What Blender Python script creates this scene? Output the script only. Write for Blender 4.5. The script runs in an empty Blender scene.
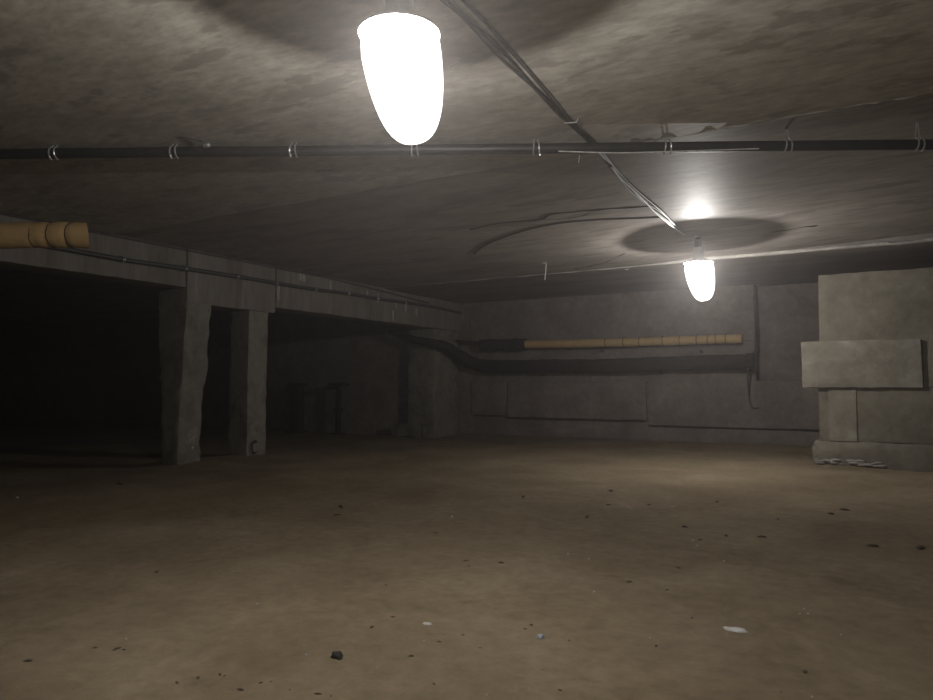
import bpy, bmesh, math, random
from mathutils import Vector, Matrix, noise
random.seed(7)
C = bpy.context.scene.collection
PI = math.pi

# ---------------------------------------------------------------- camera
F = 705.0; CX, CY = 466.5, 350.0
YAW = math.radians(30); PITCH = math.atan(36/705.); HC = 0.92
cam_d = bpy.data.cameras.new('camera'); cam = bpy.data.objects.new('camera', cam_d); C.objects.link(cam)
cam_d.sensor_width = 36; cam_d.lens = F/933*36; cam_d.clip_start = 0.05; cam_d.clip_end = 200
cam.location = (0, 0, HC); cam.rotation_euler = (PI/2 + PITCH, 0, YAW)
bpy.context.scene.camera = cam

def ray(px, py):
    u = (px-CX)/F; v = (CY-py)/F
    y = math.cos(PITCH) - v*math.sin(PITCH); z = math.sin(PITCH) + v*math.cos(PITCH)
    return Vector((u*math.cos(YAW) - y*math.sin(YAW), u*math.sin(YAW) + y*math.cos(YAW), z))
def atz(px, py, z):
    r = ray(px, py); t = (z-HC)/r.z; return Vector((r.x*t, r.y*t, z))
def atx(px, py, x):
    r = ray(px, py); t = x/r.x; return Vector((x, r.y*t, HC+r.z*t))
def aty(px, py, y):
    r = ray(px, py); t = y/r.y; return Vector((r.x*t, y, HC+r.z*t))
def atd(px, py, d):
    r = ray(px, py); return Vector((r.x*d, r.y*d, HC+r.z*d))

# ---------------------------------------------------------------- materials
def nt(name):
    m = bpy.data.materials.new(name); m.use_nodes = True
    return m, m.node_tree.nodes, m.node_tree.links, m.node_tree.nodes['Principled BSDF']
def rough_mat(name, cols, scale=2.0, stretch=(1, 1, 1), rough=0.85, bump=0.3, bscale=14, spec=0.3, stain=None, sw=.1, metal=0.0, bdist=0.02, streak=None, mottle=0.25):
    m, N, L, P = nt(name)
    tc = N.new('ShaderNodeTexCoord'); mp = N.new('ShaderNodeMapping'); mp.inputs['Scale'].default_value = stretch
    L.new(tc.outputs['Object'], mp.inputs['Vector'])
    n1 = N.new('ShaderNodeTexNoise'); n1.inputs['Scale'].default_value = scale; n1.inputs['Detail'].default_value = 8; n1.inputs['Roughness'].default_value = .62
    n1.inputs['Distortion'].default_value = .4
    L.new(mp.outputs[0], n1.inputs['Vector'])
    cr = N.new('ShaderNodeValToRGB'); e = cr.color_ramp.elements
    e[0].position = .3; e[0].color = (*cols[0], 1); e[1].position = .7; e[1].color = (*cols[-1], 1)
    if len(cols) == 3:
        k = e.new(.5); k.color = (*cols[1], 1)
    L.new(n1.outputs['Fac'], cr.inputs['Fac'])
    out = cr.outputs['Color']
    n2 = N.new('ShaderNodeTexNoise'); n2.inputs['Scale'].default_value = bscale; n2.inputs['Detail'].default_value = 9; n2.inputs['Roughness'].default_value = .65
    L.new(mp.outputs[0], n2.inputs['Vector'])
    mr = N.new('ShaderNodeMapRange'); mr.inputs[1].default_value = .3; mr.inputs[2].default_value = .7
    mr.inputs[3].default_value = 1-mottle; mr.inputs[4].default_value = 1+mottle*.4
    L.new(n2.outputs['Fac'], mr.inputs[0])
    mx = N.new('ShaderNodeMix'); mx.data_type = 'RGBA'; mx.blend_type = 'MULTIPLY'; mx.inputs[0].default_value = 1
    L.new(out, mx.inputs[6]); L.new(mr.outputs[0], mx.inputs[7]); out = mx.outputs[2]
    if stain:
        n3 = N.new('ShaderNodeTexNoise'); n3.inputs['Scale'].default_value = stain[1]; n3.inputs['Detail'].default_value = 6; n3.inputs['Roughness'].default_value = .6
        n3.noise_dimensions = '4D'; n3.inputs['W'].default_value = 3.7
        L.new(mp.outputs[0], n3.inputs['Vector'])
        r3 = N.new('ShaderNodeMapRange'); r3.inputs[1].default_value = stain[2]; r3.inputs[2].default_value = stain[2]+sw; r3.inputs[4].default_value = stain[3]
        L.new(n3.outputs['Fac'], r3.inputs[0])
        m3 = N.new('ShaderNodeMix'); m3.data_type = 'RGBA'; m3.inputs[7].default_value = (*stain[0], 1)
        L.new(r3.outputs[0], m3.inputs[0]); L.new(out, m3.inputs[6]); out = m3.outputs[2]
    L.new(out, P.inputs['Base Color'])
    P.inputs['Roughness'].default_value = rough; P.inputs['Specular IOR Level'].default_value = spec; P.inputs['Metallic'].default_value = metal
    ad = N.new('ShaderNodeMath'); ad.operation = 'MULTIPLY_ADD'; ad.inputs[1].default_value = 1.6
    L.new(n1.outputs['Fac'], ad.inputs[0]); L.new(n2.outputs['Fac'], ad.inputs[2])
    b = N.new('ShaderNodeBump'); b.inputs['Strength'].default_value = bump; b.inputs['Distance'].default_value = bdist
    L.new(ad.outputs[0], b.inputs['Height']); L.new(b.outputs['Normal'], P.inputs['Normal'])
    return m

M = {}
M['dirt'] = rough_mat('packed_dirt', [(.19, .145, .092), (.25, .197, .130), (.325, .262, .180)], scale=1.1, bscale=13, bump=.35, bdist=.03, rough=.95, spec=.1,
                      stain=((.14, .105, .068), 4, .62, .6), mottle=.24)
M['ceiling'] = rough_mat('cast_concrete_slab', [(.40, .365, .315), (.52, .48, .415), (.60, .56, .49)], scale=3.2, stretch=(.6, 1.3, 1), bscale=14, bump=.28,
                         bdist=.006, rough=.6, spec=.35, stain=((.30, .27, .235), 3.6, .56, .8), sw=.04, mottle=.35)
M['ceiling_dark'] = rough_mat('darker_far_slab', [(.17, .148, .133), (.24, .21, .19), (.29, .26, .235)], scale=1.3, stretch=(.5, 1.6, 1), bscale=6, bump=.2, bdist=.01, rough=.8)  # darker tone for the slab along the back wall
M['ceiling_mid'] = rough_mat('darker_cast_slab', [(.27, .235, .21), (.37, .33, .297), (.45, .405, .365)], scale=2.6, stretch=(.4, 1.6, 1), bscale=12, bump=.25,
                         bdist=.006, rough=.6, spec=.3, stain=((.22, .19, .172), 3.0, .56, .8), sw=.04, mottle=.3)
M['mortar'] = rough_mat('pale_mortar', [(.34, .32, .29), (.5, .47, .43)], scale=5, bscale=20, bump=.5, bdist=.01)
M['wall'] = rough_mat('grey_foundation_concrete', [(.17, .14, .125), (.23, .195, .174), (.29, .25, .225)], scale=1.8, bscale=12, bump=.4, rough=.9, spec=.15,
                      stain=((.14, .112, .098), 1.4, .55, .6))
M['block'] = rough_mat('concrete_block', [(.17, .150, .118), (.22, .198, .158), (.27, .245, .20)], scale=1.6, bscale=10, bump=.45, rough=.9, spec=.15,
                       stain=((.19, .165, .13), 1.8, .58, .6))
M['block_pale'] = rough_mat('pale_concrete_block', [(.22, .20, .162), (.28, .255, .21), (.42, .395, .34)], scale=1.6, bscale=10, bump=.45, rough=.9, spec=.15)
M['pillar'] = rough_mat('worn_pillar_concrete', [(.15, .135, .112), (.24, .22, .187), (.29, .265, .225)], scale=3, bscale=12, bump=.6, rough=.92, spec=.15,
                        stain=((.13, .115, .10), 2.6, .58, .7))
M['beam'] = rough_mat('beam_concrete', [(.18, .158, .138), (.24, .213, .187), (.29, .26, .23)], scale=1.6, stretch=(1.5, 2.8, .35), bscale=8, bump=.3, rough=.9, spec=.15,
                      stain=((.42, .39, .35), 2.4, .62, .55))
M['black_pipe'] = rough_mat('black_steel_pipe', [(.018, .017, .016), (.035, .033, .031)], scale=6, bscale=30, bump=.1, rough=.45, spec=.5)
M['grey_pipe'] = rough_mat('dark_grey_pipe', [(.05, .05, .05), (.085, .085, .083)], scale=6, bscale=30, bump=.1, rough=.5, spec=.5)
M['tar'] = rough_mat('tarred_wrap', [(.022, .015, .013), (.042, .030, .026)], scale=4, bscale=16, bump=.5, rough=.85, spec=.2)
M['foam'] = rough_mat('yellow_foam_sleeve', [(.52, .345, .15), (.62, .43, .20)], scale=4, bscale=25, bump=.25, rough=.75, spec=.25, bdist=.006, mottle=.15)
M['tie'] = rough_mat('rusty_tie_wire', [(.05, .03, .02), (.09, .055, .035)], scale=20, bump=.1)
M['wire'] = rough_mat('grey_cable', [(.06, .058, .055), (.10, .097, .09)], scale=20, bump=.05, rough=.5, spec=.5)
M['wire_pale'] = rough_mat('pale_aluminium_wire', [(.55, .54, .51), (.75, .73, .7)], scale=20, bump=.05, rough=.35, spec=.6)
M['clip'] = rough_mat('galvanised_clip', [(.55, .55, .54), (.75, .75, .74)], scale=20, bump=.05, rough=.3, metal=.6)
M['crack'] = rough_mat('dark_crack_filler', [(.035, .03, .026), (.07, .06, .05)], scale=9, bump=.2)
M['metal_dark'] = rough_mat('dark_rusted_steel', [(.03, .024, .02), (.06, .045, .038)], scale=8, bump=.2, rough=.8)
M['lamp_body'] = rough_mat('white_lamp_housing', [(.55, .55, .55), (.65, .65, .65)], scale=8, bump=.02, rough=.4)
M['stone_dark'] = rough_mat('dark_stone', [(.035, .032, .034), (.07, .065, .065)], scale=20, bump=.4, rough=.8)
M['crumb'] = rough_mat('brown_clod', [(.06, .045, .03), (.12, .09, .06)], scale=20, bump=.4, rough=.9)
M['scrap'] = rough_mat('pale_scrap', [(.55, .54, .52), (.75, .74, .72)], scale=20, bump=.2, rough=.5)
M['scrap_blue'] = rough_mat('bluish_scrap', [(.45, .49, .60), (.6, .64, .74)], scale=20, bump=.2, rough=.4)
def dome_mat():
    m, N, L, P = nt('frosted_lit_dome')
    tr = N.new('ShaderNodeBsdfTransparent'); em = N.new('ShaderNodeEmission'); em.inputs['Strength'].default_value = DOME
    em.inputs['Color'].default_value = (1, .985, .96, 1)
    ad = N.new('ShaderNodeAddShader'); L.new(tr.outputs[0], ad.inputs[0]); L.new(em.outputs[0], ad.inputs[1])
    L.new(ad.outputs[0], N['Material Output'].inputs['Surface']); return m
DOME = 1.4
M['dome'] = dome_mat()

# ---------------------------------------------------------------- helpers
def obj(name, bm, mat, parent=None, smooth=True, loc=None):
    me = bpy.data.meshes.new(name)
    if loc is not None: bmesh.ops.translate(bm, verts=bm.verts, vec=-Vector(loc))
    bmesh.ops.recalc_face_normals(bm, faces=bm.faces)
    bm.to_mesh(me); bm.free()
    for p in me.polygons: p.use_smooth = smooth
    if smooth: me.set_sharp_from_angle(angle=math.radians(42))
    me.materials.append(M[mat] if isinstance(mat, str) else mat)
    o = bpy.data.objects.new(name, me); C.objects.link(o)
    if loc is not None: o.location = loc
    if parent: o.parent = parent
    return o
def tag(o, label=None, cat=None, group=None, kind=None):
    if label: o['label'] = label
    if cat: o['category'] = cat
    if group: o['group'] = group
    if kind: o['kind'] = kind
    return o
def empty(name, loc=(0, 0, 0)):
    e = bpy.data.objects.new(name, None); C.objects.link(e); e.location = loc; e.empty_display_size = .1
    return e
def child(name, bm, mat, root, smooth=True):
    """geometry given in world coordinates, parented to a root that is only translated"""
    bmesh.ops.translate(bm, verts=bm.verts, vec=-root.location)
    return obj(name, bm, mat, root, smooth)

def rough_box(bm, x0, x1, y0, y1, z0, z1, step=.12, amp=.012, freq=3, seed=0, rnd=.02, warp=None):
    """subdivided box with worn, slightly uneven faces and softened arrises"""
    cx, cy, cz = (x0+x1)/2, (y0+y1)/2, (z0+z1)/2
    n = [max(2, min(160, int(round(d/step)))) for d in (x1-x0, y1-y0, z1-z0)]
    vs = {}
    def V(i, j, k):
        key = (i, j, k)
        if key in vs: return vs[key]
        p = Vector((x0+(x1-x0)*i/n[0], y0+(y1-y0)*j/n[1], z0+(z1-z0)*k/n[2]))
        on = [i in (0, n[0]), j in (0, n[1]), k in (0, n[2])]
        if sum(on) >= 2:
            d = Vector((cx-p.x if on[0] else 0, cy-p.y if on[1] else 0, cz-p.z if on[2] else 0))
            d = Vector([math.copysign(1, c) if abs(c) > 1e-9 else 0 for c in d])
            q = .5+.8*abs(noise.noise(p*7+Vector((seed, 0, 0))))
            p = p + d*rnd*q
        dv = noise.noise_vector(p*freq+Vector((seed*3.1, seed, 0)))
        p = p + dv*amp
        if warp: p = warp(p)
        vs[key] = bm.verts.new(p); return vs[key]
    a, b, c = n
    for i in range(a):
        for j in range(b):
            for k in (0, c): bm.faces.new((V(i, j, k), V(i+1, j, k), V(i+1, j+1, k), V(i, j+1, k)))
    for i in range(a):
        for k in range(c):
            for j in (0, b): bm.faces.new((V(i, j, k), V(i+1, j, k), V(i+1, j, k+1), V(i, j, k+1)))
    for j in range(b):
        for k in range(c):
            for i in (0, a): bm.faces.new((V(i, j, k), V(i, j+1, k), V(i, j+1, k+1), V(i, j, k+1)))
    return bm
def rbox(*a, **k): return rough_box(bmesh.new(), *a, **k)

def tube(bm, pts, r, seg=12, cap=True, wob=0):
    pts = [Vector(p) for p in pts]; rings = []
    rr = r if isinstance(r, (list, tuple)) else [r]*len(pts)
    t0 = (pts[1]-pts[0]).normalized(); up = Vector((0, 0, 1)) if abs(t0.z) < .9 else Vector((1, 0, 0))
    nrm = (up - t0*up.dot(t0)).normalized()
    for i, p in enumerate(pts):
        t = (pts[min(i+1, len(pts)-1)]-pts[max(i-1, 0)]).normalized()
        nrm = (nrm - t*nrm.dot(t)).normalized(); bn = t.cross(nrm)
        ring = []
        for k in range(seg):
            a = 2*PI*k/seg
            q = rr[i]*(1+(wob*noise.noise(p*4+Vector((k*.9, 0, i*.3))) if wob else 0))
            ring.append(bm.verts.new(p+nrm*math.cos(a)*q+bn*math.sin(a)*q))
        rings.append(ring)
    for i in range(len(rings)-1):
        for k in range(seg):
            bm.faces.new((rings[i][k], rings[i][(k+1) % seg], rings[i+1][(k+1) % seg], rings[i+1][k]))
    if cap: bm.faces.new(rings[0][::-1]); bm.faces.new(rings[-1])
    return bm
def smooth_path(pts, n=8):
    pts = [Vector(p) for p in pts]; out = []
    P = [pts[0]*2-pts[1]]+pts+[pts[-1]*2-pts[-2]]
    for i in range(1, len(P)-2):
        for k in range(n):
            t = k/n; a, b, c, d = P[i-1:i+3]
            out.append(.5*((2*b)+(c-a)*t+(2*a-5*b+4*c-d)*t*t+(3*b-a-3*c+d)*t**3))
    out.append(pts[-1]); return out
def lathe(bm, prof, c, seg=32, axis=None):
    rings = []
    for r, z in prof:
        rings.append([bm.verts.new(Vector((c[0]+r*math.cos(2*PI*k/seg), c[1]+r*math.sin(2*PI*k/seg), c[2]+z))) for k in range(seg)])
    for i in range(len(rings)-1):
        for k in range(seg): bm.faces.new((rings[i][k], rings[i][(k+1) % seg], rings[i+1][(k+1) % seg], rings[i+1][k]))
    return bm

# ---------------------------------------------------------------- dimensions
H = 2.50          # ceiling
YB = 11.6         # back wall
XBM = -6.85       # face of the beam line
YN = 9.35         # face of the short block wall on the right
XR = 2.9          # right wall
YF = -4.0
XL = -24.0

# ---------------------------------------------------------------- floor
def floor_z(x, y):
    z = .030*noise.noise(Vector((x*.5, y*.5, 1)))+.018*noise.noise(Vector((x*1.6, y*1.6, 5)))+.010*noise.noise(Vector((x*4, y*4, 9)))
    # soil heaped a little against the pillars and walls
    z += .04*math.exp(-((y-YB)/.5)**2)
    for (a, b) in ((-7.0, 5.6), (-6.95, 6.55)): z += .05*math.exp(-(((x-a)**2+(y-b)**2)/.25))
    return z-.01
def axis_vals(lo, hi, fine0, fine1, fs, cs):
    v = []; x = lo
    while x < hi:
        v.append(x); x += fs if fine0 <= x <= fine1 else cs
    v.append(hi); return v
xs = axis_vals(XL, XR+.2, -5, 1.5, .045, .16); ys = axis_vals(YF-.2, YB+.4, .8, 7, .045, .12)
bm = bmesh.new(); g = [[bm.verts.new((x, y, floor_z(x, y)+.004*noise.noise(Vector((x*13, y*13, 0))))) for y in ys] for x in xs]
for i in range(len(xs)-1):
    for j in range(len(ys)-1): bm.faces.new((g[i][j], g[i+1][j], g[i+1][j+1], g[i][j+1]))
tag(obj('floor', bm, 'dirt'), 'uneven brown packed dirt floor of the basement', 'floor', kind='structure')

# ---------------------------------------------------------------- ceiling: precast slabs, the middle one set a little higher
YS1, YS2 = 4.48, 9.2
bm = bmesh.new()
def edge_warp(p):
    q = p.copy()
    if abs(p.y-YS1) < .12: q.y += .03*noise.noise(Vector((p.x*2.2, 0, 3)))+.015*noise.noise(Vector((p.x*9, 0, 3)))
    return q
rough_box(bm, XL, XR, YF-.2, YS1, H, H+.25, step=.17, amp=.003, freq=1.2, rnd=0, warp=edge_warp)
ceil = tag(obj('ceiling', bm, 'ceiling'), 'low ceiling of streaked grey concrete slabs', 'ceiling', kind='structure')
def slab_z(x):
    t = min(1, max(0, (x+3.2)/1.7)); u = min(1, max(0, (x+1.0)/1.8)); return max(.009, .045*t*t*(3-2*t)+.06*u)
def slab_warp(p):
    q = p.copy()
    if q.z < H+.15: q.z -= .045-slab_z(p.x)
    return q
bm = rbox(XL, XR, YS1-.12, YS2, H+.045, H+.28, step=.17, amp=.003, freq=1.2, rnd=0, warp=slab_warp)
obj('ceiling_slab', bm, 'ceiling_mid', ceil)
bm = rbox(XL, XR, YS1-.2, YS1+.2, H+.12, H+.30, step=.17, amp=.004, freq=1.2, rnd=.004)
obj('ceiling_slab', bm, 'ceiling', ceil)
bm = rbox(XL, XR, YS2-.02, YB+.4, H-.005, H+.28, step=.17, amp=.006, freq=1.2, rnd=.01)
obj('ceiling_slab', bm, 'ceiling_dark', ceil)['label'] = 'darker slab along the back wall'
bm = bmesh.new(); pts = []
for k in range(120):
    x = -9+12*k/119; pts.append((x, YS2-.03+.008*noise.noise(Vector((x*3, 1, 1))), H+.022+.006*noise.noise(Vector((x*2, 4, 1)))))
tube(bm, pts, .021, 8, wob=.7); obj('mortar_joint', bm, 'mortar', ceil)
bm = bmesh.new(); pts = []
for k in range(160):
    x = -1.7+4.4*k/159; pts.append((x, YS1+.0+.03*noise.noise(Vector((x*2.2, 0, 3)))+.015*noise.noise(Vector((x*9, 0, 3))), H+.017+.004*noise.noise(Vector((x*5, 2, 2)))))
tube(bm, pts, .019, 8, wob=.9); obj('mortar_joint', bm, 'mortar', ceil)
# cracks across the middle slab
def crack(pix, r, nm='ceiling_crack'):
    p = [atz(x, y, H+.043) for x, y in pix]
    for v in p: v.z = H+slab_z(v.x); pp = smooth_path(p, 6)
    pp = [q+Vector((noise.noise(q*9)*.02, noise.noise(q*9+Vector((5, 5, 5)))*.03, 0)) for q in pp]
    b = bmesh.new(); tube(b, pp, [r*(.35+abs(noise.noise(q*5))) for q in pp], 6); obj(nm, b, 'crack', ceil)
crack([(470, 226), (505, 219), (540, 216), (552, 211), (600, 208), (655, 206)], .012)
crack([(540, 216), (575, 215), (590, 211)], .007)
crack([(575, 266), (600, 261), (625, 251)], .011)
crack([(772, 233), (800, 229), (818, 227)], .012)

# ---------------------------------------------------------------- back wall of large foundation blocks
XC = aty(755, 340, YB).x       # right end of the upper wall, where the recess begins
XJ = [aty(484, 400, YB).x, aty(508, 400, YB).x, aty(648, 400, YB).x]
zt = 1.0; zb = .37
bm = bmesh.new()
xp_b = aty(405, 380, atx(434, 380, XBM).y).x-.02
rough_box(bm, XL, XJ[0]-.28, YB+.02, YB+.4, -.2, H+.1, step=.2, amp=.01, rnd=.01)
bay = rbox(XL, xp_b, 10.88, YB+.0, -.2, H+.1, step=.3, amp=.01, rnd=.01)
tag(obj('wall_bay', bay, 'wall'), 'back wall of the dark bay beyond the beams', 'wall', kind='structure')
rough_box(bm, XJ[0]-.3, XC, YB+.02, YB+.4, zt-.02, H+.1, step=.15, amp=.008, rnd=.01, seed=3)
rough_box(bm, XJ[0]-.3, XR, YB+.06, YB+.4, -.2, zb+.02, step=.2, amp=.02, rnd=.02, seed=4)
rough_box(bm, XJ[0]-.28, XJ[1]-.015, YB-.005, YB+.4, zb, zt, step=.1, amp=.008, rnd=.015, seed=5)
rough_box(bm, XJ[1], XJ[2]-.02, YB-.035, YB+.4, zb-.02, zt-.01, step=.1, amp=.008, rnd=.01, seed=6)
rough_box(bm, XJ[2], XR, YB-.012, YB+.4, zb-.1, zt-.0, step=.12, amp=.01, rnd=.01, seed=7)
rough_box(bm, XC-.02, XR, YB+.36, YB+.45, zt-.1, H+.1, step=.2, amp=.01, rnd=.01, seed=8)
rough_box(bm, XJ[0]-.3, XC+.0, YB-.012, YB+.1, 1.62, 2.28, step=.12, amp=.006, rnd=.012, seed=18)
rough_box(bm, XJ[0]-.25, XR, YB+.02, YB+.3, zb, zt-.03, step=.12, amp=.005, rnd=.01, seed=41)
tag(obj('wall_back', bm, 'wall'), 'back wall of large grey foundation blocks', 'wall', kind='structure')

# ---------------------------------------------------------------- right: short wall of stacked blocks facing the camera
def nx(px): return aty(px, 380, YN).x
def nz(px, py): return aty(px, py, YN).z
wr = empty('wall_right', (1.0, YN, 0)); tag(wr, 'short wall of stacked pale concrete blocks at the right', 'wall', kind='structure')
D = .42
z1, z2, z3, z4 = nz(813, 440), nz(820, 388), nz(820, 341), nz(820, 274)
child('concrete_block', rbox(nx(820), XR, YN+.02, YN+D, z3, z4, step=.08, amp=.010, rnd=.015, seed=11), 'block', wr)
child('concrete_block', rbox(nx(802), nx(922.8), YN-.05, YN+D, z2, z3, step=.06, amp=.008, rnd=.011, seed=12), 'block_pale', wr)['label'] = 'pale block jutting out to the left'
child('concrete_block', rbox(nx(923), XR, YN+.0, YN+D, z2+.01, z3-.01, step=.08, amp=.006, rnd=.007, seed=13), 'block', wr)
child('concrete_block', rbox(nx(818), nx(828)-.0, YN+.02, YN+D, z1, z2, step=.06, amp=.005, rnd=.002, seed=14), 'block', wr)
child('concrete_block', rbox(nx(828), nx(855.7), YN-.004, YN+D, z1, z2, step=.06, amp=.005, rnd=.002, seed=15), 'block_pale', wr)
child('concrete_block', rbox(nx(855.8), nx(889.7), YN+.01, YN+D, z1, z2, step=.06, amp=.005, rnd=.002, seed=16), 'block', wr)
child('concrete_block', rbox(nx(889.8), XR, YN+.0, YN+D, z1, z2, step=.08, amp=.005, rnd=.002, seed=17), 'block', wr)
child('mortar_bed', rbox(nx(819.5), XR, YN+.016, YN+D-.02, z1-.03, z3+.05, step=.1, amp=.004, rnd=.01, seed=40), 'block', wr)
child('footing', rbox(nx(811), XR, YN-.05, YN+D, -.15, z1, step=.08, amp=.025, rnd=.04, seed=19), 'block', wr)
b = bmesh.new()
for k in range(34):
    x = nx(814)+random.random()**1.3*.8; z = floor_z(x, YN-.1)+.02+random.random()*.05; rr_ = .010+random.random()*.022
    bmesh.ops.create_icosphere(b, subdivisions=2, radius=rr_, matrix=Matrix.Translation((x, YN-.05, z))@Matrix.Diagonal((2.0, .8, .55, 1)))
child('mortar_crumbs', b, 'mortar', wr)
# out of frame: side wall and wall behind the camera close the room
tag(obj('wall_side', rbox(XR, XR+.3, YF-.2, YN+D, -.2, H+.1, step=.4, amp=.01), 'wall'), 'unseen side wall of the basement right of the camera', 'wall', kind='structure')
tag(obj('wall_front', rbox(XL, XR+.3, YF-.3, YF, -.2, H+.1, step=.5, amp=.01), 'wall'), 'wall of the basement behind the camera', 'wall', kind='structure')
tag(obj('wall_left', rbox(XL-.3, XL, YF-.3, YB+.4, -.2, H+.1, step=.5, amp=.01), 'wall'), 'far wall of the dark bay at the left', 'wall', kind='structure')

# ---------------------------------------------------------------- beams on the left
def by(px, py=290): return atx(px, py, XBM).y
y_a, y_b, y_c = by(187), by(276), YB+.05
BT = H+.07
z_a = (atx(1, 263, XBM).z+atx(186, 286, XBM).z)/2; z_b = (atx(214, 305.6, XBM).z+atx(274, 313.7, XBM).z)/2; z_c = (atx(276, 306, XBM).z+atx(420, 328, XBM).z)/2
print('beam z', z_a, z_b, z_c, 'y', y_a, y_b)
BD = .42
tag(obj('concrete_beam', rbox(XBM-BD, XBM, -3.9, y_a-.005, z_a, BT, step=.08, amp=.008, rnd=.012, seed=21), 'beam'), 'longest grey concrete beam, left of the nearer pillar, beside the yellow sleeve', 'beam', 'concrete beams on the left')
b2 = tag(obj('concrete_beam', rbox(XBM-BD, XBM+.006, y_a+.0, y_b-.005, z_b, BT, step=.07, amp=.008, rnd=.012, seed=22), 'beam'), 'short deeper concrete beam resting across both pillars', 'beam', 'concrete beams on the left')
b3 = tag(obj('concrete_beam', rbox(XBM-BD, XBM, y_b+.005, y_c, z_c, BT, step=.08, amp=.012, rnd=.015, seed=23), 'beam'), 'white-streaked concrete beam running from the farther pillar to the back wall', 'beam', 'concrete beams on the left')
# pale plaster smear at the joint and drips down the far beam
def smear(y0, y1, z0, z1, par, seed, name='plaster_smear'):
    b = bmesh.new(); rough_box(b, XBM-.01, XBM+.012, y0, y1, z0, z1, step=.025, amp=.008, freq=9, rnd=.012, seed=seed)
    o = obj(name, b, 'mortar', par); return o
smear(by(277), by(279.5), atx(278, 301, XBM).z, atx(278, 285, XBM).z, b3, 1)
for i, (px, ya, yb_) in enumerate(((299, 281, 271), (302, 282, 273), (329, 290, 280), (366, 297, 290), (377, 303, 292), (395, 309, 300), (405, 311, 303), (392, 321, 310), (415, 316, 308))):
    y0 = by(px); b = smear(y0, y0+.04+.04*random.random(), atx(px, ya, XBM).z, atx(px, yb_, XBM).z, b3, i+3, 'lime_streak')

# ---------------------------------------------------------------- pillars
def loft(sections, step=.05, amp=.006, seed=0, rnd=.02):
    """sections: (z, x0, x1, y0, y1) bottom to top -> worn column"""
    bm = bmesh.new(); zs = []
    for (a, b) in zip(sections[:-1], sections[1:]):
        n = max(1, int((b[0]-a[0])/step))
        for k in range(n):
            t = k/n; zs.append([a[i]+(b[i]-a[i])*t for i in range(5)])
    zs.append(list(sections[-1])); rings = []
    for (z, x0, x1, y0, y1) in zs:
        m = 7; per = []
        for k in range(m): per.append((x0+(x1-x0)*k/m, y0))
        for k in range(m): per.append((x1, y0+(y1-y0)*k/m))
        for k in range(m): per.append((x1-(x1-x0)*k/m, y1))
        for k in range(m): per.append((x0, y1-(y1-y0)*k/m))
        ring = []
        for k, (x, y) in enumerate(per):
            p = Vector((x, y, z))
            if k % m == 0:
                c = Vector(((x0+x1)/2-x, (y0+y1)/2-y, 0)).normalized()
                p += c*rnd*(.4+1.5*abs(noise.noise(Vector((x*3+seed, y*3, z*6)))))
            p += noise.noise_vector(p*5+Vector((seed, 0, 0)))*amp
            ring.append(bm.verts.new(p))
        rings.append(ring)
    for a, b in zip(rings[:-1], rings[1:]):
        for k in range(len(a)): bm.faces.new((a[k], a[(k+1) % len(a)], b[(k+1) % len(a)], b[k]))
    bm.faces.new(rings[0][::-1]); bm.faces.new(rings[-1]); return bm
def yx(px, py): return atx(px, py, XBM).y
def col(rows, depth_px, seed):
    """rows: (py, left px, right px) of the lit face lying in the beam plane"""
    s = []
    for (py, l, r, d) in rows:
        z = atx((l+r)/2, py, XBM).z
        y0, y1 = yx(l, py), yx(r, py)
        # back corner of the near side, seen at pixel d on the plane y = y0
        rr = ray(d, py); t = y0/rr.y; x0 = rr.x*t
        s.append((z, x0, XBM+(.0), y0, y1))
    s.sort(); return s
s1 = col([(467, 177, 201, 160), (430, 178, 202, 160), (400, 180, 203, 160), (388, 181, 204, 160), (378, 182, 208, 158), (340, 184, 210, 158), (306, 187, 213, 158)], 0, 1)
s1[0] = (-.06,)+tuple(s1[0][1:]); s1.append((z_b+.01,)+tuple(s1[-1][1:]))
ztop = s1[-1]; zz = (z_a+.005, ztop[1], ztop[2]-.03, ztop[3]-.02, ztop[3]+.02)
p1 = tag(obj('concrete_pillar', loft(s1, seed=2, rnd=.022), 'pillar'), 'wider worn concrete pillar, nearer of the two, chipped halfway up', 'pillar', 'concrete pillars under the beam')
# pad block between pillar head and the shallower beam
obj('pillar_head', rbox(ztop[1]+.02, XBM-.03, ztop[3]+.015, y_a-.01, z_b-.12, z_a-.002, step=.05, amp=.008, seed=31), 'pillar', p1)
s2 = col([(459.5, 246, 266, 228), (430, 247, 266.5, 228), (380, 247.5, 267, 229), (340, 248.5, 268, 230), (314, 249.5, 269, 231)], 0, 2)
s2[0] = (-.06,)+tuple(s2[0][1:]); s2[-1] = (z_b+.003,)+tuple(s2[-1][1:])
p2 = tag(obj('concrete_pillar', loft(s2, seed=9, rnd=.012), 'pillar'), 'slimmer straight concrete pillar, farther of the two, small hook near its foot', 'pillar', 'concrete pillars under the beam')
c = atx(255, 447, XBM+.03); b = bmesh.new(); pts = []
for k in range(15):
    a = math.radians(60+240*k/14); pts.append((XBM+.03, c.y+.05*math.cos(a), c.z+.075*math.sin(a)))
tube(b, pts, .011, 8); tube(b, [(XBM-.03, pts[0][1], pts[0][2]), pts[0]], .011, 8)
obj('steel_hook', b, 'metal_dark', p2)
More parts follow.
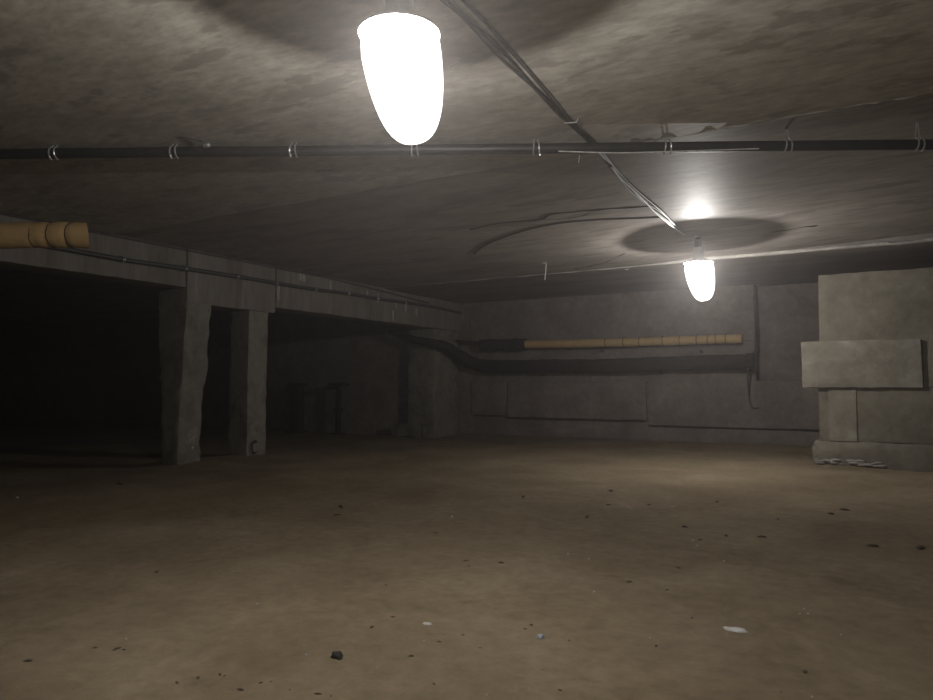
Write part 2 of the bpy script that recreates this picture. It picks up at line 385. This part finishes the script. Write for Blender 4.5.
# end pier by the back wall with its crumbled footing
pr0 = atx(436, 380, XBM)
ypier = atx(434, 380, XBM).y
xp0 = aty(407, 380, ypier).x; xp1 = XBM-.01
e1 = tag(obj('concrete_pier', loft([(-.05, xp0, xp1, ypier, YB-.04), (1.0, xp0+.02, xp1, ypier, YB-.04), (z_c-.004, xp0, xp1+.02, ypier, YB-.04)], seed=14), 'pillar'),
         'broad concrete pier where the farthest beam meets the back wall', 'pier')
b = bmesh.new()
rough_box(b, aty(393, 436, ypier).x, aty(425, 436, ypier).x, ypier-.14, ypier+.06, -.05, .22, step=.05, amp=.05, rnd=.09, freq=4, seed=33)
obj('footing', b, 'block', e1)

# ---------------------------------------------------------------- pipes
def clip_hooks(name, mat, root, p, axis, r, drop):
    """two bent wire prongs gripping a pipe, hung from above"""
    b = bmesh.new()
    for s in (-1, 1):
        o_ = axis*(.014*s); q = []
        top = p+Vector((0, 0, drop))+o_*.2
        q.append(top); q.append(p+Vector((0, 0, r*1.6))+o_)
        side = axis.cross(Vector((0, 0, 1))).normalized()
        if side.dot(Vector((0, 0, HC))-p) < 0 and side.dot(-p) < 0: side = -side
        for k in range(9):
            a = math.radians(75-165*k/8); q.append(p+o_*(1+.5*k/8)+side*math.cos(a)*r*1.25+Vector((0, 0, math.sin(a)*r*1.25)))
        tube(b, q, .0055, 6)
    return child(name, b, mat, root)
# long black pipe hung under the slabs across the whole view
PZ = H-.055
A, B = atz(0, 154, PZ), atz(933, 144.5, PZ)
ax = (B-A).normalized(); A2, B2 = A-ax*1.2, B+ax*1.2
root = empty('ceiling_pipe', (A+B)/2); tag(root, 'long black pipe hung on wire hooks across the nearer ceiling', 'pipe')
b = bmesh.new(); tube(b, [A2+(B2-A2)*k/60+Vector((0, 0, .004*noise.noise(Vector((k*.2, 0, 0))))) for k in range(61)], .033, 16); child('pipe_run', b, 'black_pipe', root)
for px in (-66, 55, 175, 294, 415, 536, 667, 787, 918):
    t = (px-0)/933; yy = 154+(144.5-154)*t
    p = atz(px, yy, PZ); clip_hooks('pipe_hook', 'clip', root, p, ax, .033, H-PZ+(slab_z(p.x) if p.y > YS1 else 0)+.01)
# thin pipe along the beams
root = empty('beam_pipe', (XBM+.035, 7, 2.3)); tag(root, 'thin dark grey pipe clipped along the face of the beams', 'pipe')
pix = [(0, 238), (60, 248), (123, 259.5), (185, 268.5), (237, 276.5), (276, 283), (315, 289.5), (348, 293.5), (377, 298.5), (405, 302.5), (432, 306.5)]
pp = [atx(x, y, XBM+.04) for x, y in pix]
pp = [pp[0]-(pp[1]-pp[0])*1.5]+pp+[Vector((XBM+.04, YB-.03, pp[-1].z-.02))]
b = bmesh.new(); tube(b, smooth_path(pp, 5), .024, 12); child('pipe_run', b, 'grey_pipe', root)
for i, (x, y) in enumerate(pix[2:-1]):
    p = atx(x, y, XBM+.04); b = bmesh.new()
    q = [p+Vector((-.045, 0, .045))]+[p+Vector((math.cos(a)*.03, 0, math.sin(a)*.03)) for a in [math.radians(120-210*k/8) for k in range(9)]]+[p+Vector((-.045, 0, -.03))]
    for s in (-.008, .008): tube(b, [v+Vector((0, s, 0)) for v in q], .0045, 6)
    child('pipe_clip', b, 'clip', root)
# cable tucked along the top of the beams
pix = [(0, 211), (60, 220), (100, 228), (160, 237), (240, 259-2), (285, 267), (330, 277), (374, 289), (405, 297), (429, 303)]
b = bmesh.new(); q = []
for x, y in pix:
    v = atx(x, y, XBM+.012); v.z = min(v.z, H-.012); q.append(v)
q = [q[0]-Vector((0, 1.5, 0))]+q
tube(b, smooth_path(q, 6), .012, 8); tag(obj('ceiling_cable_or_shadow', b, 'wire', loc=q[3]), 'dark cable running along the top edge of the beams', 'cable')

# yellow foam-sleeved pipe end, upper left
P1 = atd(87, 235.5, 4.95); P0 = atd(-260, 235, 4.95)
ax2 = (P0-P1).normalized()
root = empty('insulated_pipe', P1+ax2*.5); tag(root, 'short yellow foam-sleeved pipe end hanging in front of the left beam', 'insulated pipe')
b = bmesh.new(); L_ = (P0-P1).length; n = 90; pts = []; rr = []
for k in range(n+1):
    d = L_*k/n; pts.append(P1+ax2*d+Vector((0, 0, .004*math.sin(d*7))))
    r = .09
    for dd in (.11, .24, .36): r -= .011*math.exp(-((d-dd)/.012)**2)
    r += .0035*noise.noise(Vector((d*6, 3, 0))); rr.append(r)
tube(b, pts, rr, 28, cap=False, wob=.03)
# hollow slanted end
b.verts.ensure_lookup_table()
view = Vector((P1.x, P1.y, 0)).normalized()
for v in b.verts:
    d = (v.co-P1).dot(ax2)
    if d < .03: v.co += ax2*(.065*(v.co-P1).dot(view)/.09+.016*(v.co.z-P1.z)/.09)
child('foam_sleeve', b, 'foam', root)
b = bmesh.new(); tube(b, [P1+ax2*.12, P1+ax2*(L_)], .055, 20); child('pipe_core', b, 'metal_dark', root)
for dd in (.11, .24, .36):
    b = bmesh.new(); s = Vector((0, 0, 1)); t_ = ax2.cross(s); q = []
    for k in range(25):
        a = 2*PI*k/24; q.append(P1+ax2*(dd+.008*noise.noise(Vector((k*.6, dd*9, 0))))+(s*math.cos(a)+t_*math.sin(a))*.083)
    tube(b, q, .004, 6, cap=False); child('tie_wire', b, 'tie', root)
for dd in (1.3, 2.2):
    b = bmesh.new(); c0 = P1+ax2*dd; q = [Vector((c0.x, c0.y, H+.01))]; s = Vector((0, 0, 1)); t_ = ax2.cross(s)
    for k in range(25):
        a = 2*PI*k/24; q.append(c0+(s*math.cos(a)+t_*math.sin(a))*.094)
    tube(b, q, .006, 6); child('hanger', b, 'metal_dark', root)

# pipes on the back wall
yy_ = YB-.16
root = empty('insulated_pipe', aty(620, 343, yy_)); tag(root, 'long yellow foam-sleeved pipe running along the back wall', 'insulated pipe')
q = [aty(520, 344.5, yy_), aty(560, 344, yy_), aty(620, 342.5, yy_), aty(680, 340.5, yy_), aty(742, 338.5, yy_)]
b = bmesh.new(); sp = smooth_path(q, 16); tube(b, sp, [.07+.005*noise.noise(p*3) for p in sp], 20, wob=.05); child('foam_sleeve', b, 'foam', root)
for px in (606, 624, 640, 663, 680, 697, 708, 716, 726):
    yv = 343-(px-600)*.033; c0 = aty(px, yv, yy_); b = bmesh.new()
    tube(b, [c0+Vector((.004*noise.noise(Vector((k, px, 0))), math.cos(2*PI*k/20)*.075, math.sin(2*PI*k/20)*.075)) for k in range(21)], .006, 6, cap=False); child('tie_wire', b, 'tie', root)
b = bmesh.new(); q = [aty(481, 345, yy_), aty(500, 344.5, yy_), aty(526, 344.5, yy_)]; sp = smooth_path(q, 8); tube(b, sp, .1, 20, wob=.25); child('tar_wrap', b, 'tar', root)['label'] = 'dark wrapped left end of the pipe'
b = bmesh.new(); tube(b, [aty(455, 341, yy_), aty(482, 343.5, yy_)], .03, 10); child('pipe_core', b, 'metal_dark', root)
b = bmesh.new(); tube(b, [aty(454, 340.8, yy_), aty(462, 341, yy_)], .022, 10); child('pipe_tail', b, 'metal_dark', root)
for px in (500, 600, 700):
    c0 = aty(px, 344, yy_); b = bmesh.new(); tube(b, [c0+Vector((0, .0, -.1)), Vector((c0.x, YB+.0, c0.z-.12))], .014, 8); child('bracket', b, 'metal_dark', root)
yy_ = YB-.14
root = empty('drain_pipe', aty(600, 364, yy_)); tag(root, 'thick dark tarred pipe low on the back wall, bending up at its left end', 'drain pipe')
pl = [aty(390, 332, ypier-.09), aty(412, 339, ypier-.09), aty(434, 343.5, ypier-.09), atx(446, 347, XBM+.13), atx(458, 355, XBM+.16), aty(474, 363.5, yy_), aty(495, 366.5, yy_), aty(560, 366, yy_), aty(620, 365.5, yy_), aty(690, 363, yy_), aty(749, 362, yy_)]
sp = smooth_path(pl, 12); b = bmesh.new(); rr = [min(.115, .045+.07*min(1, i/50)) for i in range(len(sp))]
tube(b, sp, rr, 20, wob=.18); child('pipe_run', b, 'tar', root)
c0 = aty(750, 362, yy_); b = bmesh.new(); tube(b, [c0-Vector((.05, 0, 0)), c0+Vector((.06, 0, 0))], .135, 20, wob=.1); child('pipe_socket', b, 'tar', root)
for px in (560, 660):
    c0 = aty(px, 366, yy_); b = bmesh.new(); tube(b, [c0+Vector((0, 0, -.1)), Vector((c0.x, YB+.0, c0.z-.12))], .014, 8); child('bracket', b, 'metal_dark', root)
# thin cable at the recess corner
b = bmesh.new(); tube(b, smooth_path([aty(754, 296, YB-.0), aty(755, 330, YB-.02), aty(755, 348, YB-.03), aty(752, 356, YB-.06), aty(748, 372, YB-.26), aty(749, 395, YB-.05), aty(752, 407, YB-.03), aty(759, 408, YB-.03)], 8), .014, 8)
tag(obj('hanging_cable', b, 'wire', loc=aty(754, 330, YB)), 'thin dark cable hanging at the corner of the recess by the pipe socket', 'cable')

# ---------------------------------------------------------------- wires on the ceiling
def wire_path(pix, z=None, off=0):
    out = []
    for x, y in pix:
        zz_ = H-.01
        p = atz(x, y, zz_)
        if p.y > YS1+.05: p = atz(x, y, H-.012+slab_z(p.x))
        out.append(p)
    return out
root = empty('wire_bundle', atz(560, 110, H-.01)); tag(root, 'bundle of grey wires stapled along the ceiling between the two lamps', 'wire bundle')
paths = [[(430, -18), (470, 20), (503, 52), (538, 92), (566, 121), (592, 143), (612, 165), (640, 197), (664, 214), (683, 232)],
         [(428, -30), (474, 10), (510, 50), (545, 90), (570, 120), (596, 143), (615, 167), (636, 189), (662, 211), (678, 228)],
         [(426, -14), (462, 16), (499, 56), (520, 75), (545, 97), (570, 124), (590, 143), (606, 160), (630, 190), (655, 210), (684, 233)]]
for i, pth in enumerate(paths):
    b = bmesh.new(); q = [v+Vector((0, 0, -.004-.006*abs(noise.noise(v*3+Vector((i*4, 0, 0)))))) for v in smooth_path(wire_path(pth), 8)]
    tube(b, q, .006, 8); child('wire_strand', b, 'wire' if i else 'wire', root)
b = bmesh.new(); tube(b, smooth_path(wire_path([(611, 164), (622, 177), (640, 194), (655, 210), (668, 221), (684, 233)]), 8), .0085, 8)
b2_ = child('wire_strand', b, 'wire_pale', root); b2_.location.z -= .018; b2_['label'] = 'pale bare strand'
for (x, y) in ((571, 121),):
    b = bmesh.new(); p = atz(x, y, H-.012)
    tube(b, [p+Vector((-.05, -.02, .02)), p+Vector((-.03, -.01, -.010)), p+Vector((.03, .01, -.010)), p+Vector((.04, .02, .02))], .003, 6); child('staple', b, 'wire_pale', root)
# shadow arc of a hanging wire, put on the slab as a dark tube
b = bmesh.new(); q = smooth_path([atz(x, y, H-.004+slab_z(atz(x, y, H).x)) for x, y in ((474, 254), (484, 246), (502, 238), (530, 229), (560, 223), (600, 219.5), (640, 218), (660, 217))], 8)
tube(b, q, .009, 8); tag(obj('ceiling_cable_or_shadow', b, 'wire', loc=q[20]), 'dark modelled shadow of a hanging wire, curving in a wide arc over the ceiling left of the farther lamp', 'cable')
# highlight on the pipe's underside, modelled as a thin pale tube
b = bmesh.new(); q = smooth_path([A+(B-A)*t+Vector((.0, -.03, zz_)) for t, zz_ in ((.61, -.028), (.67, -.042), (.72, -.038), (.78, -.030), (.82, -.024))], 8)
tube(b, q, .0045, 6); tag(obj('loose_wire_or_highlight', b, 'wire_pale', loc=q[10]), 'pale strip modelled as the highlight under the black pipe, right of the wire bundle', 'wire')
# small loose ends hanging from the ceiling
def loose(pts, r, label, mat='wire_pale', name='loose_wire_or_highlight'):
    b = bmesh.new(); q = smooth_path(pts, 6); tube(b, q, r, 6); return tag(obj(name, b, mat, loc=q[0]), label, 'wire')
p = atz(579, 143, H); loose([p+Vector((0, 0, .03)), p+Vector((.004, 0, -.05)), p+Vector((-.003, 0, -.13))], .0025, 'thin pale wire end hanging straight down in front of the black pipe')
p = atz(537, 260, H+.045); loose([p+Vector((0, 0, .05)), p+Vector((.05, .03, -.03)), p+Vector((.10, .05, -.045)), p+Vector((.1, .05, -.12)), p+Vector((.085, .05, -.26))], .006, 'hooked pale wire hanging from the ceiling before the back wall')
p = atz(175, 137, H); loose([p+Vector((0, 0, .003)), p+Vector((.08, .04, -.012)), p+Vector((.15, .08, -.03)), p+Vector((.17, .06, -.035))], .005, 'short wire on the ceiling above the second pipe hook from the left', 'wire')
def ico(b, p, r, sc, seed):
    ret = bmesh.ops.create_icosphere(b, subdivisions=3, radius=r)
    for v in ret['verts']:
        k = 1+.45*noise.noise(v.co/r*1.3+Vector((seed, 0, 0)))
        v.co = Vector((v.co.x*sc[0]*k, v.co.y*sc[1]*k, v.co.z*sc[2]*k))+p
    return b
p = atz(207, 145.5, H-.03); b = rbox(p.x-.028, p.x+.028, p.y-.016, p.y+.016, p.z-.014, p.z+.014, step=.01, amp=.001, rnd=.004)
tag(obj('wire_connector', b, 'clip', loc=p), 'small pale wire connector just above the black pipe at the left', 'connector')
p = atz(627, 267, H+.03); b = bmesh.new(); tube(b, [p+Vector((math.cos(a)*.045, 0, math.sin(a)*.03)) for a in [k*PI/8 for k in range(15)]], .011, 8); tube(b, [p+Vector((0.04, 0, 0.0)), p+Vector((.02, 0, .03))], .009, 6)
tag(obj('ceiling_hook', b, 'wire_pale', loc=p), 'curled pale hook in the ceiling left of the farther lamp', 'hook')

# ---------------------------------------------------------------- stands by the back wall beyond the beam
def stand(px, w, bar, arm, label):
    y = 10.88-.26; base = aty(px, 433, y); top = aty(px, 386, y)
    root = empty('pipe_stand', (base.x, y, 0)); tag(root, label, 'stand', 'dark stands beyond the beam')
    fz = floor_z(base.x, y)
    child('post', rbox(base.x-w, base.x+w, y-w, y+w, fz-.02, top.z, step=.1, amp=.006, rnd=.01, seed=px), 'metal_dark', root)
    child('top_plate', rbox(base.x-bar, base.x+bar, y-.1, y+.1, top.z, top.z+.06, step=.08, amp=.006, rnd=.008), 'metal_dark', root)
    child('foot_plate', rbox(base.x-w*2, base.x+w*2, y-.14, y+.14, fz-.02, fz+.03, step=.08, amp=.006, rnd=.008), 'metal_dark', root)
    if arm: child('side_arm', rbox(base.x+w, base.x+arm, y-.04, y+.04, top.z-.18, top.z-.12, step=.08, amp=.004, rnd=.008), 'metal_dark', root)
    else: child('collar', rbox(base.x-w*1.6, base.x+w*1.6, y-w*1.6, y+w*1.6, top.z-.5, top.z-.42, step=.05, amp=.004, rnd=.008), 'metal_dark', root)
stand(297, .10, .2, .42, 'dark stand with a side arm, left one beyond the beam')
stand(338, .045, .2, 0, 'slim dark T-shaped stand, right one beyond the beam')

# ---------------------------------------------------------------- lamps
def lamp(name, loc, scale, label, energy, wire_top):
    x, y, z = loc; R = .092*scale
    root = empty(name, (x, y, z)); tag(root, label, 'lamp', 'bare ceiling lamps')
    hr = .034*scale
    b = bmesh.new(); lathe(b, [(0, hr+.10*scale), (.03*scale, hr+.10*scale), (.034*scale, hr+.045*scale), (.05*scale, hr+.02*scale), (R, hr+.008), (R, hr), (0, hr)], (0, 0, 0)); obj('lamp_housing', b, 'lamp_body', root)
    b = bmesh.new(); prof = [(R*.93, hr-.001)]
    Ld = .235*scale
    for k in range(1, 15):
        a = k/14*PI/2; prof.append((R*.98*math.cos(a)**.7 if k < 14 else .0005, hr-.02-Ld*math.sin(a)))
    lathe(b, prof, (0, 0, 0)); dm = obj('lamp_dome', b, 'dome', root); dm.matrix_local = Matrix.Translation((0, 0, hr-.02))@Matrix.Rotation(math.radians(-9), 4, (-math.sin(YAW), math.cos(YAW), 0))@Matrix.Translation((0, 0, .02-hr))
    b = bmesh.new(); lathe(b, [(0, hr+.15*scale), (.02*scale, hr+.15*scale), (.024*scale, hr+.09*scale), (0, hr+.09*scale)], (0, 0, 0), 20); obj('lamp_socket', b, 'black_pipe', root)
    top = Vector(wire_top)-Vector(loc)
    b = bmesh.new(); tube(b, smooth_path([(0, 0, hr+.14*scale), (.01, 0, hr+.14*scale+(top.z-hr-.14*scale)*.5), top], 6), .005, 8); obj('lamp_cord', b, 'wire', root)
    b = bmesh.new(); lathe(b, [(0, 0), (.04, 0), (.04, -.012), (.015, -.03), (0, -.03)], top, 20); obj('ceiling_rose', b, 'black_pipe', root)
    l = bpy.data.lights.new('lamp_light', 'POINT'); l.energy = energy; l.color = (1, .965, .915); l.shadow_soft_size = .005*scale
    lo = bpy.data.objects.new('lamp_light', l); C.objects.link(lo); lo.parent = root; lo.location = (0, 0, 0)
    return root
g1 = atz(393, -49, H); d1 = g1.copy()
lamp('ceiling_lamp', (g1.x+.03, g1.y, H-.375), 1.6, 'nearer glaring white lamp hanging from the ceiling, top centre', 68, (g1.x+.03, g1.y, H))
g2 = atz(698, 237, H+.045)
lamp('ceiling_lamp', (g2.x, g2.y, H-.30), 1.7, 'farther bright white lamp hanging before the back wall', 92, (g2.x, g2.y, H+.045))

# ---------------------------------------------------------------- debris on the floor
def at_floor(px, py):
    p = atz(px, py, 0)
    for _ in range(6): p = atz(px, py, floor_z(p.x, p.y))
    return p
def rock(name, px, py, r, sc, mat, label, cat, group=None, seed=0):
    p = at_floor(px, py); b = bmesh.new(); ico(b, p+Vector((0, 0, r*sc[2]*.45)), r, sc, seed)
    return tag(obj(name, b, mat, loc=p), label, cat, group)
rock('stone', 337, 657.5, .019, (1.25, .8, .75), 'stone_dark', 'largest dark stone on the dirt, bottom left of centre', 'stone', seed=3)
rock('stone', 532+0, 673, .008, (1, 1, 1), 'stone_dark', 'small dark stone on the dirt, lower right', 'stone', seed=4) if False else None
rock('paper_scrap', 540.5, 638, .012, (1.1, 1, .8), 'scrap_blue', 'small bluish-white scrap lying on the dirt', 'scrap', seed=5)
rock('paper_scrap', 427, 624, .014, (1.3, 1, .25), 'scrap', 'flat pale scrap on the dirt, left of the bluish scrap', 'scrap', seed=6)
rock('chip', 735, 630, .025, (1.6, 1, .2), 'scrap', 'pale flattened patch of chalky rubble, lower right of the floor', 'chip', seed=8)
DK = [(318, 694, 1.3), (331, 696, .8), (372, 627, 1), (411, 656, 1.1), (439, 642, 1), (443, 635, .7), (463, 635, .9), (501, 563, 1.5), (466, 561, 1), (469, 566, .9), (531, 625, 1.1), (525, 629, .8), (569, 641, 1.1),
      (543, 670, .7), (480, 648, .7), (434, 684, .7), (629, 582, 1.2), (667, 590, .9), (692, 618, .9), (656, 646, 1.2), (805, 672, 1.5), (781, 692, .7), (762, 537, 1.5), (726, 536, 1.3), (685, 527, 1.3), (678, 568, 1), (717, 502, 1.1),
      (831, 514, 1.4), (845, 510, 1.4), (872, 546, 1.8), (920, 548, 2.2), (700, 540, 1), (778, 519, 1), (341, 507, 2), (337, 515, 1.2), (523, 497, 1.5), (587, 517, 1.7), (611, 491, 1.4), (436, 533, 1), (120, 484, 1.5), (157, 572, 1.2),
      (117, 649, 1.3), (124, 650, 1), (95, 648, 1), (177, 683, 1.2), (198, 678, 1.2), (241, 690, 1.4), (220, 675, 1.4), (225, 676, 1), (261, 683, 1), (271, 682, .8), (28, 661, 1.4), (290, 690, .8), (393, 617, .8), (386, 585, .7), (560, 690, .8), (609, 505, 1), (649, 505, .9)]
first = None
for i, (x, y, s) in enumerate(DK):
    p = at_floor(x, y)
    if first is None:
        b = bmesh.new(); ico(b, Vector((0, 0, .001)), .0085, (1.2, .8, .5), 2); first = o = obj('dirt_clod', b, 'crumb')
        tag(o, 'small dark clod lying on the dirt floor', 'clod', 'dark clods scattered on the dirt floor')
    else:
        o = first.copy(); C.objects.link(o)
    o.location = p; dist = p.length; k = .72*s*max(.8, min(2.6, dist/2.6))
    o.scale = (k*random.uniform(.8, 1.5), k*random.uniform(.6, 1), k); o.rotation_euler = (0, 0, random.random()*6)
LT = [(257, 604, .8), (304, 646, .9), (424, 641, .6), (487, 695, .9), (594, 592, .8), (589, 559, .8), (693, 541, 1), (697, 546, .8), (724, 561, .7), (650, 638, .8), (804, 609, .8), (808, 614, .8), (800, 614, .7), (812, 697, 1), (841, 635, .7), (126, 639, .7), (452, 517, 1), (306, 655, 1), (568, 554, .7), (17, 498, 1.2)]
first = None
for i, (x, y, s) in enumerate(LT):
    p = at_floor(x, y)
    if first is None:
        b = bmesh.new(); ico(b, Vector((0, 0, .001)), .0042, (1.2, 1.0, .8), 12); first = o = obj('pale_grit', b, 'scrap')
        tag(o, 'tiny pale speck of grit on the dirt floor', 'grit', 'pale grit scattered on the dirt floor')
    else:
        o = first.copy(); C.objects.link(o)
    o.location = p; k = s*max(.8, min(2.2, p.length/2.8)); o.scale = (k, k, k); o.rotation_euler = (0, 0, random.random()*6)

# ---------------------------------------------------------------- world, view
w = bpy.data.worlds.new('world'); bpy.context.scene.world = w; w.use_nodes = True
w.node_tree.nodes['Background'].inputs[0].default_value = (0, 0, 0, 1); w.node_tree.nodes['Background'].inputs[1].default_value = 0
W = w.node_tree; vo = W.nodes.new('ShaderNodeVolumeScatter'); vo.inputs['Density'].default_value = .012; vo.inputs['Color'].default_value = (1, .94, .93, 1); vo.inputs['Anisotropy'].default_value = .78  # faint haze added to stand in for glare around the lamps
W.links.new(vo.outputs[0], W.nodes['World Output'].inputs['Volume'])
vs = bpy.context.scene.view_settings
vs.view_transform = 'Standard'; vs.look = 'None'; vs.gamma = 1; vs.use_curve_mapping = False; vs.exposure = 0.0
